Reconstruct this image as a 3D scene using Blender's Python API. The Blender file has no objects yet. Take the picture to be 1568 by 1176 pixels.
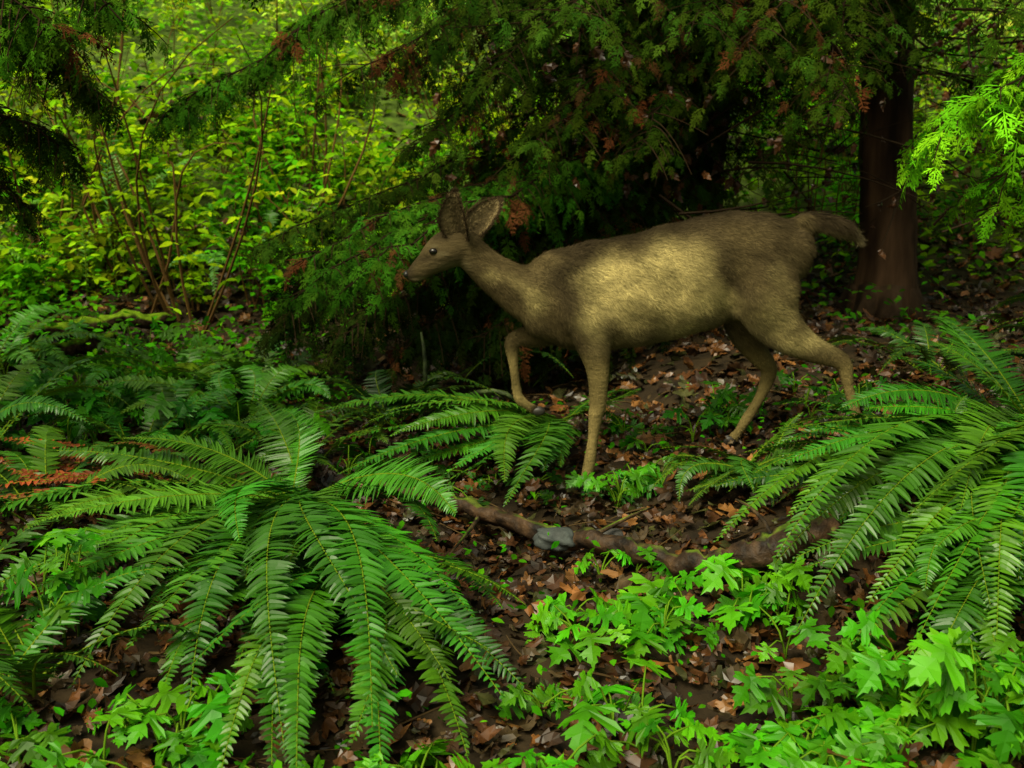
import bpy, math, numpy as np
from mathutils import Vector, geometry
rng=np.random.default_rng(11)
R=lambda a,b,n=None: rng.uniform(a,b,n)
scene=bpy.context.scene
def nrm(v):
    v=np.asarray(v,float); return v/np.maximum(np.linalg.norm(v,axis=-1,keepdims=True),1e-9)
def ss(a,b,x):
    t=np.clip((np.asarray(x,float)-a)/(b-a),0,1); return t*t*(3-2*t)

# ---------------- materials ----------------
def simple(name,trans=0.0,rough=.6,tcol=(1.2,1.4,.4),gloss=0.0):
    """vertex-coloured leaf / twig: diffuse + translucent (+ thin wax gloss)"""
    m=bpy.data.materials.new(name); m.use_nodes=True
    nt=m.node_tree; N=nt.nodes; L=nt.links; N.clear()
    out=N.new('ShaderNodeOutputMaterial');at=N.new('ShaderNodeAttribute'); at.attribute_name='Col'
    d=N.new('ShaderNodeBsdfDiffuse');L.new(at.outputs['Color'],d.inputs[0]);sh=d.outputs[0]
    if trans>0:
        tr=N.new('ShaderNodeBsdfTranslucent')
        v2=N.new('ShaderNodeVectorMath'); v2.operation='MULTIPLY'; L.new(at.outputs['Color'],v2.inputs[0]); v2.inputs[1].default_value=tcol
        L.new(v2.outputs[0],tr.inputs[0])
        ms=N.new('ShaderNodeMixShader'); ms.inputs[0].default_value=trans
        L.new(sh,ms.inputs[1]); L.new(tr.outputs[0],ms.inputs[2]); sh=ms.outputs[0]
    if gloss>0:
        gl=N.new('ShaderNodeBsdfGlossy');gl.inputs['Roughness'].default_value=rough;gl.inputs['Color'].default_value=(.8,.9,.75,1)
        m2=N.new('ShaderNodeMixShader');m2.inputs[0].default_value=gloss
        L.new(sh,m2.inputs[1]);L.new(gl.outputs[0],m2.inputs[2]);sh=m2.outputs[0]
    L.new(sh,out.inputs[0]);return m
def mat(name,rough=.6,trans=0.0,spec=.5,noise=8.0,namp=.35,bump=0.0,bscale=60.,stretch=None,fixed=None,moss=0.0,wet=0.0,tcol=(1.2,1.4,.4),det=4):
    m=bpy.data.materials.new(name); m.use_nodes=True
    nt=m.node_tree; N=nt.nodes; L=nt.links; N.clear()
    out=N.new('ShaderNodeOutputMaterial'); p=N.new('ShaderNodeBsdfPrincipled')
    geo=N.new('ShaderNodeNewGeometry'); tc=N.new('ShaderNodeTexCoord')
    mp=N.new('ShaderNodeMapping'); L.new(tc.outputs['Object'],mp.inputs[0])
    if stretch: mp.inputs['Scale'].default_value=stretch
    if fixed is None:
        at=N.new('ShaderNodeAttribute'); at.attribute_name='Col'; csrc=at.outputs['Color']
    else:
        c=N.new('ShaderNodeRGB'); c.outputs[0].default_value=(*fixed,1); csrc=c.outputs[0]
    col=csrc
    if noise>0:
        nz=N.new('ShaderNodeTexNoise'); nz.inputs['Scale'].default_value=noise; nz.inputs['Detail'].default_value=det
        L.new(mp.outputs[0],nz.inputs['Vector'])
        mr=N.new('ShaderNodeMapRange'); mr.inputs[1].default_value=.3; mr.inputs[2].default_value=.7
        mr.inputs[3].default_value=1-namp; mr.inputs[4].default_value=1+namp
        L.new(nz.outputs['Fac'],mr.inputs[0])
        vm=N.new('ShaderNodeVectorMath'); vm.operation='SCALE'
        L.new(csrc,vm.inputs[0]); L.new(mr.outputs[0],vm.inputs['Scale'])
        col=vm.outputs[0]
    if moss>0:
        sx=N.new('ShaderNodeSeparateXYZ'); L.new(geo.outputs['Normal'],sx.inputs[0])
        n2=N.new('ShaderNodeTexNoise'); n2.inputs['Scale'].default_value=9; n2.inputs['Detail'].default_value=4
        L.new(tc.outputs['Object'],n2.inputs['Vector'])
        ad=N.new('ShaderNodeMath'); ad.operation='ADD'; L.new(sx.outputs['Z'],ad.inputs[0]); L.new(n2.outputs['Fac'],ad.inputs[1])
        r2=N.new('ShaderNodeMapRange'); r2.inputs[1].default_value=1.45-moss; r2.inputs[2].default_value=1.75-moss
        L.new(ad.outputs[0],r2.inputs[0])
        mx=N.new('ShaderNodeMix'); mx.data_type='RGBA'; L.new(r2.outputs[0],mx.inputs[0])
        L.new(col,mx.inputs[6]); mx.inputs[7].default_value=(.11,.19,.008,1)
        n4=N.new('ShaderNodeVectorMath');n4.operation='SCALE';L.new(mx.outputs[2],n4.inputs[0]);L.new(mr.outputs[0],n4.inputs['Scale']);col=n4.outputs[0]
    L.new(col,p.inputs['Base Color'])
    p.inputs['Roughness'].default_value=rough
    p.inputs['Specular IOR Level'].default_value=spec
    if wet>0:
        r3=N.new('ShaderNodeMapRange'); r3.inputs[1].default_value=.4; r3.inputs[2].default_value=.6
        r3.inputs[3].default_value=rough-wet; r3.inputs[4].default_value=rough
        L.new(nz.outputs['Fac'],r3.inputs[0]); L.new(r3.outputs[0],p.inputs['Roughness'])
    if bump>0:
        b=N.new('ShaderNodeBump'); b.inputs['Strength'].default_value=bump; b.inputs['Distance'].default_value=.01
        n3=N.new('ShaderNodeTexNoise'); n3.inputs['Scale'].default_value=bscale; n3.inputs['Detail'].default_value=3
        L.new(mp.outputs[0],n3.inputs['Vector']); L.new(n3.outputs['Fac'],b.inputs['Height']); L.new(b.outputs[0],p.inputs['Normal'])
    sh=p.outputs[0]
    if trans>0:
        tr=N.new('ShaderNodeBsdfTranslucent')
        v2=N.new('ShaderNodeVectorMath'); v2.operation='MULTIPLY'; L.new(col,v2.inputs[0]); v2.inputs[1].default_value=tcol
        L.new(v2.outputs[0],tr.inputs[0])
        ms=N.new('ShaderNodeMixShader'); ms.inputs[0].default_value=trans
        L.new(p.outputs[0],ms.inputs[1]); L.new(tr.outputs[0],ms.inputs[2]); sh=ms.outputs[0]
    L.new(sh,out.inputs[0]); return m
M_fern=mat('fern_leaf',rough=.40,trans=.1,spec=.38,noise=0)
M_leaf=simple('soft_leaf',trans=.3,gloss=.02,rough=.45)
M_bgl=simple('shrub_leaf',trans=.3)
M_ced=simple('cedar_foliage')
M_stem=simple('stem')
M_twig=simple('twig_bark')
M_bark=mat('bark',rough=.9,spec=.1,noise=12,namp=.5,bump=1.0,bscale=14,stretch=(1,1,.16),moss=.02)
M_log=mat('log_bark',rough=.65,spec=.25,noise=22,namp=.6,bump=1.0,bscale=35,moss=.06)
M_moss=mat('moss_bark',rough=.95,spec=.05,noise=26,namp=.6,bump=1.0,bscale=50,moss=.62)
M_litter=mat('dead_leaf',rough=.48,spec=.35,noise=25,namp=.5,wet=.16,det=1)
M_soil=mat('soil',rough=.9,spec=.2,noise=9,namp=.6,bump=1.0,bscale=22)
M_rock=mat('rock',rough=.7,spec=.3,noise=22,namp=.5,bump=.8,bscale=30)
M_fur=mat('deer_fur',rough=.95,spec=.04,noise=13,namp=.35,bump=.5,bscale=90,stretch=(.4,1,1))
M_hair=mat('deer_hair',rough=.95,spec=.04,noise=13,namp=.38,stretch=(.45,1,1),det=2)
M_eye=mat('deer_eye',rough=.12,fixed=(.006,.004,.004),noise=0)
M_nose=mat('deer_nose',rough=.4,fixed=(.012,.010,.010),noise=0)
M_hoof=mat('deer_hoof',rough=.5,fixed=(.02,.016,.012),noise=0)

# ---------------- mesh builder ----------------
class B:
    def __init__(s): s.V=[];s.T=[];s.C=[];s.I=[];s.S=[];s.n=0
    def add(s,V,T,C,mi=0,smooth=False):
        V=np.asarray(V,float).reshape(-1,3);T=np.asarray(T,int).reshape(-1,3)
        C=np.asarray(C,float)
        if C.ndim==1: C=np.tile(C[:3],(len(V),1))
        C=C.reshape(-1,3)
        s.V.append(V);s.T.append(T+s.n);s.C.append(C);s.I.append(np.full(len(T),mi));s.S.append(np.full(len(T),smooth));s.n+=len(V)
    def build(s,name,mats,parent=None):
        V=np.concatenate(s.V);T=np.concatenate(s.T);C=np.concatenate(s.C);I=np.concatenate(s.I);S=np.concatenate(s.S)
        me=bpy.data.meshes.new(name)
        me.vertices.add(len(V));me.vertices.foreach_set('co',V.astype(np.float32).ravel())
        me.loops.add(len(T)*3);me.loops.foreach_set('vertex_index',T.astype(np.int32).ravel())
        me.polygons.add(len(T));me.polygons.foreach_set('loop_start',np.arange(0,len(T)*3,3,dtype=np.int32))
        me.polygons.foreach_set('loop_total',np.full(len(T),3,dtype=np.int32))
        me.polygons.foreach_set('material_index',I.astype(np.int32))
        me.polygons.foreach_set('use_smooth',S.astype(bool))
        me.update(calc_edges=True)
        a=me.color_attributes.new('Col','FLOAT_COLOR','POINT')
        a.data.foreach_set('color',np.concatenate([np.clip(C,0,1),np.ones((len(C),1))],1).astype(np.float32).ravel())
        for m in mats: me.materials.append(m)
        o=bpy.data.objects.new(name,me); scene.collection.objects.link(o)
        if parent: o.parent=parent
        return o
def empty(name,loc=(0,0,0)):
    e=bpy.data.objects.new(name,None); scene.collection.objects.link(e); e.empty_display_size=.1; return e
def tube(pts,rad,n=6,jit=0.0):
    P=np.asarray(pts,float);rad=np.asarray(rad,float)*np.ones(len(P))
    T=nrm(np.gradient(P,axis=0)); up=np.array([0,0,1.]) if abs(T[0][2])<.9 else np.array([1.,0,0])
    V=[];A=nrm(np.cross(T[0],up))
    a=np.linspace(0,2*np.pi,n,endpoint=False)
    for i in range(len(P)):
        A=nrm(A-T[i]*np.dot(A,T[i])); Bv=np.cross(T[i],A)
        r=rad[i]*(1+jit*rng.normal(size=n)) if jit else rad[i]*np.ones(n)
        V.append(P[i]+(np.cos(a)*r)[:,None]*A+(np.sin(a)*r)[:,None]*Bv)
    V=np.concatenate(V+[P[:1],P[-1:]]); k=len(P)
    i,j=np.meshgrid(np.arange(k-1),np.arange(n),indexing='ij');i=i.ravel();j=j.ravel();j2=(j+1)%n
    a0=i*n+j;a1=i*n+j2;b0=a0+n;b1=a1+n;jj=np.arange(n)
    T_=np.concatenate([np.stack([a0,a1,b1],1),np.stack([a0,b1,b0],1),np.stack([np.full(n,k*n),(jj+1)%n,jj],1),np.stack([np.full(n,k*n+1),(k-1)*n+jj,(k-1)*n+(jj+1)%n],1)])
    return V,T_
def bez(a,c,b,n):
    t=np.linspace(0,1,n)[:,None];a,b,c=map(lambda q:np.asarray(q,float),(a,b,c))
    return a*(1-t)**2+2*c*t*(1-t)+b*t*t
def cat(P,k=6):
    P=np.asarray(P,float);n=len(P);out=[]
    Q=np.vstack([2*P[0]-P[1],P,2*P[-1]-P[-2]])
    for i in range(n-1):
        p0,p1,p2,p3=Q[i:i+4]
        for t in np.linspace(0,1,k,endpoint=False):
            out.append(.5*((2*p1)+(-p0+p2)*t+(2*p0-5*p1+4*p2-p3)*t*t+(-p0+3*p1-3*p2+p3)*t**3))
    out.append(P[-1]); return np.array(out)
def inst(b,tpl,F,U,pos,scale,tint,mi=0):
    F=nrm(F);X=nrm(np.cross(F,U));Z=np.cross(X,F)
    sc=np.asarray(scale)
    M=np.stack([X,F,Z],axis=2)*sc[:,None,None]
    tv,tt,tcx=tpl
    V=np.einsum('nij,vj->nvi',M,tv)+pos[:,None]
    C=tcx[None]*tint[:,None]
    T=tt[None]+(np.arange(len(pos))*len(tv))[:,None,None]
    b.add(V.reshape(-1,3),T.reshape(-1,3),C.reshape(-1,3),mi)

# ---------------- terrain ----------------
def hgt(x,y):
    x=np.asarray(x,float);y=np.asarray(y,float)
    r=.155*ss(.30,1.05,x)*ss(2.5,3.3,y)
    y0=5.9+.55*ss(-.5,2.5,x)
    d=y-y0; hill=.36*(.5*(d+np.sqrt(d*d+.8)))*ss(2.5,5.5,y)
    hill=np.where(hill>9,9+4*np.tanh((hill-9)/4*.5),hill)
    n=.018*np.sin(3.1*x+1.7*y)+.014*np.sin(5.3*y-2.2*x+1)+.008*np.sin(11*x+3)*np.sin(9*y)
    n=n*(1-np.exp(-((x-.24)**2+(y-3.52)**2)/.05))*(1-np.exp(-((x-1.0)**2+(y-3.6)**2)/.12))
    n=n+ss(6,12,y)*(.12*np.sin(1.1*x+.5*y)+.08*np.sin(2.3*x-1.3*y))
    bank=-.10*np.exp(-((x+.5)**2/.5+(y-4.9)**2/.15))
    return r+hill+n+bank
def axis(lo,hi,st,far):
    c=list(np.arange(lo,hi,st)); s=st
    while c[-1]<far: s*=1.25; c.append(c[-1]+s)
    s=st
    while c[0]>-far: s*=1.25; c.insert(0,c[0]-s)
    return np.array(c)
xs=axis(-4.5,4.5,.045,350);ys=axis(.8,10,.045,350)
X,Y=np.meshgrid(xs,ys);Z=hgt(X,Y)+(rng.normal(size=X.shape)*.008)*(np.abs(X)<5)
nx=len(xs);ny=len(ys);idx=np.arange(nx*ny).reshape(ny,nx)
a=idx[:-1,:-1].ravel();b_=idx[:-1,1:].ravel();c_=idx[1:,1:].ravel();d_=idx[1:,:-1].ravel()
g=B();gn=ss(6.2,9,Y.ravel())
gc=np.array([.024,.015,.006])[None]*(1-gn[:,None])+np.array([.06,.10,.010])[None]*gn[:,None]
g.add(np.stack([X.ravel(),Y.ravel(),Z.ravel()],1),np.concatenate([np.stack([a,b_,c_],1),np.stack([a,c_,d_],1)]),gc,0,True)
g.build('ground',[M_soil])

# ---------------- leaf templates ----------------
def halfpoly(outline,mid,fold,droop,wav=.0):
    V=[];T=[]
    for sgn in (1,-1):
        poly=[(sgn*x,y) for x,y in outline]+[(0,y) for y in mid[::-1]]
        tri=geometry.tessellate_polygon([[Vector((x,y,0)) for x,y in poly]])
        base=len(V)
        for x,y in poly: V.append((x,y,fold*abs(x)-droop*(x*x*1.3+(y-.1)**2*.7)+wav*math.sin(9*x+7*y)))
        for t in tri:
            p=[poly[i] for i in t];ar=(p[1][0]-p[0][0])*(p[2][1]-p[0][1])-(p[2][0]-p[0][0])*(p[1][1]-p[0][1])
            T.append([base+i for i in (t if ar>0 else t[::-1])])
    return np.array(V),np.array(T)
wo=[(0,0),(.10,-.04),(.26,-.16),(.42,-.20),(.40,-.08),(.52,-.02),(.40,.04),(.34,.12),(.12,.13),(.28,.20),(.50,.20),(.68,.30),(.54,.34),(.56,.44),(.40,.42),(.13,.36),(.10,.44),(.24,.52),(.40,.66),(.28,.68),(.26,.78),(.14,.70),(.16,.86),(.06,.90),(0,1.08)]
WLS=[]
for fo,dr in ((.12,.30),(.35,.6),(-.05,.2),(.2,.8)):
    V,T=halfpoly(wo,[.2,.4,.6,.8],fo,dr,.04)
    vein=1.0-.4*np.exp(-(np.hypot(V[:,0],V[:,1]-.2)/.22)**2)+.15*np.abs(V[:,0]); WLS.append((V,T,np.stack([vein,vein,vein],1)))
so=[(0,0),(.16,.12),(.27,.35),(.25,.58),(.13,.82),(0,1.0)]
V,T=halfpoly(so,[.3,.6],.25,.25);SL=(V,T,np.ones((len(V),3)))
s4=[(0,0),(.26,.35),(.2,.7),(0,1.0)]
V,T=halfpoly(s4,[.5],.25,.25);SS=(V,T,np.ones((len(V),3)))
do=[(0,0),(.2,-.08),(.38,.05),(.28,.16),(.5,.35),(.44,.5),(.28,.45),(.3,.7),(.18,.72),(.1,.95),(0,1.0)]
DL=[]
for k in range(6):
    V,T=halfpoly(do,[.2,.5,.8],R(-.5,.6),R(-.8,.9),.08)
    V[:,2]+=R(-.4,.4)*V[:,0]*V[:,1];V[:,0]*=R(.6,1.1); DL.append((V,T,np.ones((len(V),3))))
def spray_tpl(npair,sub,wd=.028):
    V=[];T=[]
    def dia(p,d,L,w,z0=0,z1=0):
        d=np.array(d)/np.linalg.norm(d);s=np.array([-d[1],d[0]]);p=np.array(p);q=p+d*L;m=p+d*L*.45
        i=len(V)
        for c,z in ((p,z0),(m+s*w,(z0+z1)/2),(q,z1),(m-s*w,(z0+z1)/2)): V.append((c[0],c[1],z-.25*(c[1]**2)-.5*c[0]**2))
        T.extend([(i,i+3,i+1),(i+3,i+2,i+1)])
    dia((0,0),(0,1),1,wd*.8)
    for k in range(npair):
        u=.08+.86*k/npair
        for sg in (-1,1):
            u2=u+R(0,.06);L=(.5*(1-u2)**.8+.05)*R(.5,1.2);an=math.radians(R(30,58))
            d=(sg*math.sin(an),math.cos(an));dia((0,u2),d,L,wd,0,R(-.15,.08))
            for q in range(sub):
                f=.25+.6*q/sub;pp=(d[0]*L*f,u2+d[1]*L*f)
                for s2 in (-1,1):
                    a2=an*sg+s2*math.radians(R(30,50));dia(pp,(math.sin(a2),math.cos(a2)),L*.4*R(.6,1.3)*(1.15-f),wd*.8)
    V=np.array(V);sh=R(.7,1.3,len(V));return (V,np.array(T),np.stack([sh,sh,sh],1))
SP=[spray_tpl(6,2,.03) for _ in range(4)]; SPL=[spray_tpl(5,1,.045) for _ in range(2)]

# ---------------- fern ----------------
def frond(b,st,tip,arch,Lp=.085,n=44,col=(.035,.13,.012),roll=0,wmax=.0085):
    st=np.array(st,float);tip=np.array(tip,float)
    ctrl=st*.45+tip*.55+np.array([R(-.07,.07),R(-.07,.07),arch]); m=n+6
    P=bez(st,ctrl,tip,m);L=np.linalg.norm(np.diff(P,axis=0),axis=1).sum()
    P+= (nrm(np.cross(tip-st,[0,0,1.]))*(R(-.09,.09)*np.sin(np.linspace(0,3.14,m)))[:,None])
    T=nrm(np.gradient(P,axis=0));S=nrm(np.cross(T,[0,0,1.]));Nn=np.cross(S,T)
    r=roll+np.linspace(0,R(-.4,.4),m); S2=S*np.cos(r)[:,None]+Nn*np.sin(r)[:,None];Nn=np.cross(S2,T);S=S2
    rv,rt=tube(P,np.linspace(.0036,.001,m),4);b.add(rv,rt,np.array([.12,.18,.010]),1,True)
    u=np.linspace(.07,.995,n);ii=u*(m-1);i0=ii.astype(int);i0=np.clip(i0,0,m-2);f=(ii-i0)[:,None]
    prof=np.minimum(1,((u-.04)/.25))**.6*np.minimum(1,((1-u)/.62)+.03)**.75
    st_=np.array([0,.10,.4,.75,1.]);hw=np.array([.6,1.,.9,.6,.05])
    c0=np.array(col)*R(.55,1.4)*np.array([R(.8,1.9),1,R(.7,1.4)])
    for sg in (-1,1):
        off=(0 if sg<0 else .5)
        Pb=(P[i0]*(1-f)+P[i0+1]*f)+T[i0]*off*(L/n)
        Ss=S[i0]*sg;Ti=T[i0];Ni=Nn[i0]
        an=np.radians(R(6,20,n)+16*u);D=Ss*np.cos(an)[:,None]+Ti*np.sin(an)[:,None]+Ni*(R(-.12,.16,n))[:,None];D=nrm(D)
        W=nrm(np.cross(Ni,D));ln=Lp*prof*R(.80,1.08,n)*np.where(R(0,1,n)<.06,R(.3,.7,n),1);w=np.minimum(L/n*.54,wmax)*np.minimum(1,prof+.35)
        tw=R(-.35,.35,n)[:,None];W=nrm(W+Ni*tw)
        dr=R(.02,.28,n)
        mid=Pb[:,None]+D[:,None]*(ln[:,None]*st_)[...,None]-Ni[:,None]*(dr[:,None]*ln[:,None]*st_**2)[...,None]
        o=W[:,None]*(w[:,None]*hw)[...,None]; lift=Ni[:,None]*(w[:,None]*hw*.3)[...,None]
        V=np.stack([mid-o+lift,mid,mid+o+lift],2)
        t=[]
        for k in range(4):
            for j in range(2):
                q=k*3+j;t+=[(q,q+1,q+4),(q,q+4,q+3)]
        t=np.array(t)
        if sg<0: t=t[:,::-1]
        Tt=t[None]+(np.arange(n)*15)[:,None,None]
        cc=c0*R(.7,1.3,(n,1));cc=np.repeat(cc[:,None],15,1)
        b.add(V.reshape(-1,3),Tt.reshape(-1,3),cc.reshape(-1,3),0)
def fern(crown,tips,arch=.22,col=(.030,.145,.004),Lp=.085,n=44,dup=1,jit=.12):
    b=B();c=np.array(crown,float)
    c[2]+=hgt(c[0],c[1])
    for t0 in tips:
        for q in range(dup):
            t=np.array(t0,float)
            if q: t=c+(t-c)*R(.72,1.0);t[0]+=R(-jit,jit);t[1]+=R(-jit,jit);t[2]=max(t0[2]+R(-.04,.08),float(hgt(t[0],t[1]))+.05)
            L=np.linalg.norm(t-c)
            frond(b,c+np.array([R(-.05,.05),R(-.05,.05),0]),t,arch*L*R(.6,1.3)*1.6,Lp=Lp*R(.8,1.1),n=int(n*R(.9,1.1)),col=col,roll=R(-.4,.4))
    cv,ct=tube([c-[0,0,.12],c-[0,0,.03],c+[0,0,.03]],[.06,.05,.02],7,.15);b.add(cv,ct,np.array([.03,.018,.008]),1)
    return b.build('sword_fern',[M_fern,M_stem])
def ring(c,n,L,zt=.05,a0=0,a1=360):
    o=[]
    for k in range(n):
        a=math.radians(a0+(a1-a0)*(k+.5*R(0,1))/n);l=L*R(.75,1.1)
        x=c[0]+l*math.cos(a);y=c[1]+l*math.sin(a);o.append((x,y,float(hgt(x,y))+zt+R(0,.08)))
    return o
fern((-.64,3.20,.06),[(-.48,2.05,.08),(-.40,1.76,.08),(-.25,1.80,.10),(-.02,1.92,.10),(-.08,2.2,.13),(-.60,1.88,.1),(-.85,1.96,.10),(-1.0,2.15,.12),(-1.22,2.35,.12),(-1.5,2.75,.14),(-1.5,3.3,.2),(-.18,2.5,.2),(-.9,3.8,.25),(-1.15,2.6,.22),(-.5,2.3,.2),(-.3,2.1,.12)],arch=.12,Lp=.10,n=72,dup=2)
fern((-.40,2.68,.05),[(-.36,1.66,.06),(-.22,1.68,.06),(-.08,1.78,.06),(.02,2.0,.08),(-.5,1.70,.06),(-.66,1.9,.1),(.03,2.3,.12),(-.8,2.25,.12)],arch=.12,Lp=.09,n=62,dup=2,col=(.026,.125,.003),jit=.08)
fern((.16,4.0,.08),[(-.66,3.52,.16),(-.54,3.30,.13),(-.30,3.10,.10),(-.02,3.08,.10),(-.7,3.85,.2),(.1,3.3,.14),(-.4,3.5,.2),(-.5,3.7,.2),(.5,4.25,.2)],arch=.11,Lp=.09,n=62,col=(.030,.155,.006),dup=2,jit=.08)
fern((1.66,3.35,.06),[(.52,2.66,.14),(.60,2.16,.12),(.74,2.9,.28),(.80,2.05,.12),(.95,2.0,.12),(.98,3.2,.36),(1.25,3.55,.46),(.85,2.45,.2),(.78,2.25,.15),(1.1,2.25,.2),(2.3,3.1,.3),(2.4,3.7,.4),(1.6,4.2,.5),(1.2,2.7,.34),(1.0,2.7,.3),(.62,2.45,.16),(1.15,2.4,.3)],arch=.14,Lp=.115,n=78,col=(.028,.135,.003),dup=2)
fern((1.42,2.75,.05),[(.64,2.08,.1),(.78,1.92,.1),(.92,1.84,.1),(.88,2.2,.2),(1.05,2.0,.15),(.68,2.38,.18),(1.05,1.75,.1),(.9,2.55,.3),(1.2,2.1,.25)],arch=.14,Lp=.105,n=66,col=(.026,.12,.003),dup=2,jit=.07)
fern((1.30,3.10,.02),[(.62,3.02,.16),(.7,3.22,.22),(.85,3.3,.28),(1.05,3.32,.29),(1.3,3.4,.32),(.75,2.8,.12)],arch=.16,Lp=.06,n=46,dup=4,jit=.09,col=(.022,.10,.003))
fern((.74,3.30,.02),[(.42,3.22,.10),(.52,3.08,.1),(.75,3.02,.12),(.95,3.12,.18),(1.02,3.3,.24),(.5,3.35,.16)],arch=.18,Lp=.05,n=38,col=(.022,.09,.004),dup=4,jit=.09)
for c,n,L,cl in [((-1.15,4.9,.02),14,.5,(.035,.16,.005)),((-1.9,3.7,.03),14,.65,(.03,.13,.004)),((-1.1,4.3,.02),13,.5,(.035,.16,.005)),((-2.4,5.0,.03),12,.55,(.04,.18,.006)),((-1.5,4.6,.02),12,.5,(.04,.18,.005)),((-.75,3.75,.02),10,.42,(.026,.12,.004)),((-1.3,3.75,.02),11,.5,(.028,.13,.004)),((2.6,4.6,.03),12,.7,(.015,.06,.004)),((1.75,4.4,.02),10,.5,(.012,.05,.003)),((-.5,4.3,.02),11,.45,(.012,.055,.003)),((-2.6,7.4,.03),12,.8,(.07,.22,.008)),((-.45,7.6,.03),12,.9,(.08,.25,.010)),((-3.4,6.4,.03),10,.8,(.06,.2,.010)),((1.3,9,.03),10,.8,(.06,.18,.012)),((-1.35,3.05,.02),11,.5,(.022,.10,.003)),((-1.4,2.4,.02),10,.45,(.022,.10,.003)),((-.98,2.05,.02),10,.38,(.022,.10,.003)),((.05,5.0,.02),9,.5,(.010,.04,.003)),((-1.6,6.7,.03),10,.7,(.06,.22,.008))]:
    fern(c,ring(c,n,L,.18 if L>.6 else .1),arch=.28,Lp=.07,n=40,col=cl)
b=B()
for k in range(18):
    c=np.array([-1.05+R(-.1,.1),3.35+R(-.1,.1),.07]);t=c+np.array([R(-.75,-.1),R(-.5,.35),.10]);frond(b,c,t,.08,Lp=.05,n=30,col=(.15,.055,.012))
b.build('dead_fern_frond',[M_fern,M_twig])
b=B()
for x,y,h in [(-2.3,6.4,1.15),(-2.2,6.5,.9),(-2.45,6.3,1.0)]:
    z=float(hgt(x,y));frond(b,(x,y,z),(x+R(-.2,.2),y-.1,z+h),.1,Lp=.08,n=40,col=(.05,.16,.012),roll=1.4)
b.build('sword_fern',[M_fern,M_stem])

# ---------------- waterleaf plants ----------------
def waterleaf(cx,cy,rx,ry,n,h=(.08,.2),s=(.08,.14),col=(.085,.37,.003)):
    b=B();P=[];F=[];U=[];S=[];C=[]
    for k in range(n):
        x=cx+R(-rx,rx);y=cy+R(-ry,ry);z0=float(hgt(x,y));hh=R(*h);pc=R(.45,1.15)
        for q in range(rng.integers(3,6)):
            a=R(0,6.28);d=np.array([math.cos(a),math.sin(a),0]);l=R(.02,.09)
            top=np.array([x,y,z0+hh*R(.35,1.15)])+d*l
            tv,tt=tube(bez((x,y,z0-.01),(x,y,z0+hh*.8),top,5),[.0028,.0026,.0024,.0022,.0018],4);b.add(tv,tt,np.array([.10,.2,.01]),1,True)
            P.append(top);F.append(d+[0,-.25,R(-.9,.15)]);U.append([R(-.6,.6),R(-.8,.1),1]);S.append(R(s[0]*.65,s[1])*.8);C.append(np.array(col)*pc*R(.55,1.2)*np.array([R(.6,1.5),1,1]))
    P,F,U,S,C=map(np.array,(P,F,U,S,C));ch=rng.integers(0,4,len(P))
    for t in range(4):
        m=ch==t
        if m.any(): inst(b,WLS[t],F[m],U[m],P[m],S[m],C[m])
    return b.build('waterleaf_plant',[M_leaf,M_stem])
waterleaf(.72,1.96,.30,.16,20,(.1,.2),(.09,.14))
waterleaf(.98,1.86,.14,.12,9,(.14,.24),(.09,.14))
waterleaf(.38,2.42,.28,.12,15,(.08,.15),(.07,.13))
waterleaf(.42,1.88,.3,.13,11,(.05,.13),(.08,.13))
waterleaf(.13,2.05,.12,.1,4,(.04,.08),(.06,.09))
waterleaf(-.10,1.74,.2,.05,8,(.03,.09),(.08,.12))
waterleaf(-.78,1.82,.22,.08,11,(.06,.13),(.08,.12))
waterleaf(-.48,1.72,.15,.04,5,(.04,.09),(.08,.11))
waterleaf(-1.0,2.26,.09,.08,5,(.2,.27),(.09,.12))
waterleaf(-1.55,4.05,.4,.22,26,(.14,.24),(.1,.14),(.05,.27,.004))
waterleaf(-.95,3.9,.18,.12,8,(.14,.22),(.09,.12),(.045,.25,.004))
waterleaf(-.42,3.75,.15,.12,6,(.08,.14),(.07,.1),(.03,.16,.003))
waterleaf(.36,3.42,.13,.12,9,(.05,.12),(.06,.1),(.05,.26,.003))
waterleaf(.62,3.95,.24,.2,13,(.05,.14),(.07,.1),(.045,.21,.003))
waterleaf(.33,2.76,.1,.06,3,(.05,.09),(.07,.1))
waterleaf(.68,2.62,.08,.05,3,(.08,.12),(.06,.09))
waterleaf(-2.1,4.9,.7,.5,34,(.12,.25),(.09,.13),(.055,.26,.004))
waterleaf(-.1,3.5,.35,.15,9,(.04,.08),(.05,.08),(.025,.12,.003))
waterleaf(1.3,3.9,.3,.3,10,(.06,.14),(.06,.1),(.03,.14,.003))

# ---------------- litter ----------------
b=B()
def litter(n,x0,x1,y0,y1,s):
    for tpl in DL:
        k=n//6;x=R(x0,x1,k);y=R(y0,y1,k);z=hgt(x,y)+R(.0,.035,k)
        a=R(0,6.28,k);F=np.stack([np.cos(a),np.sin(a),R(-.6,.6,k)],1);U=np.stack([R(-1,1,k),R(-1,1,k),np.ones(k)],1)
        pal=np.array([[.08,.030,.008],[.045,.018,.006],[.14,.055,.013],[.022,.011,.005],[.065,.042,.018],[.16,.07,.018],[.034,.016,.006],[.04,.04,.010]])
        C=pal[rng.integers(0,8,k)]*R(.5,1.35,(k,1))
        inst(b,tpl,F,U,np.stack([x,y,z],1),R(*s,k),C)
litter(12000,-2.2,2.6,1.4,4.4,(.015,.075));litter(7000,-3.5,4.2,4.3,7.5,(.03,.10));litter(2000,-6,6,7,11,(.07,.13))
b.build('leaf_litter',[M_litter])
b=B()
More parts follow.
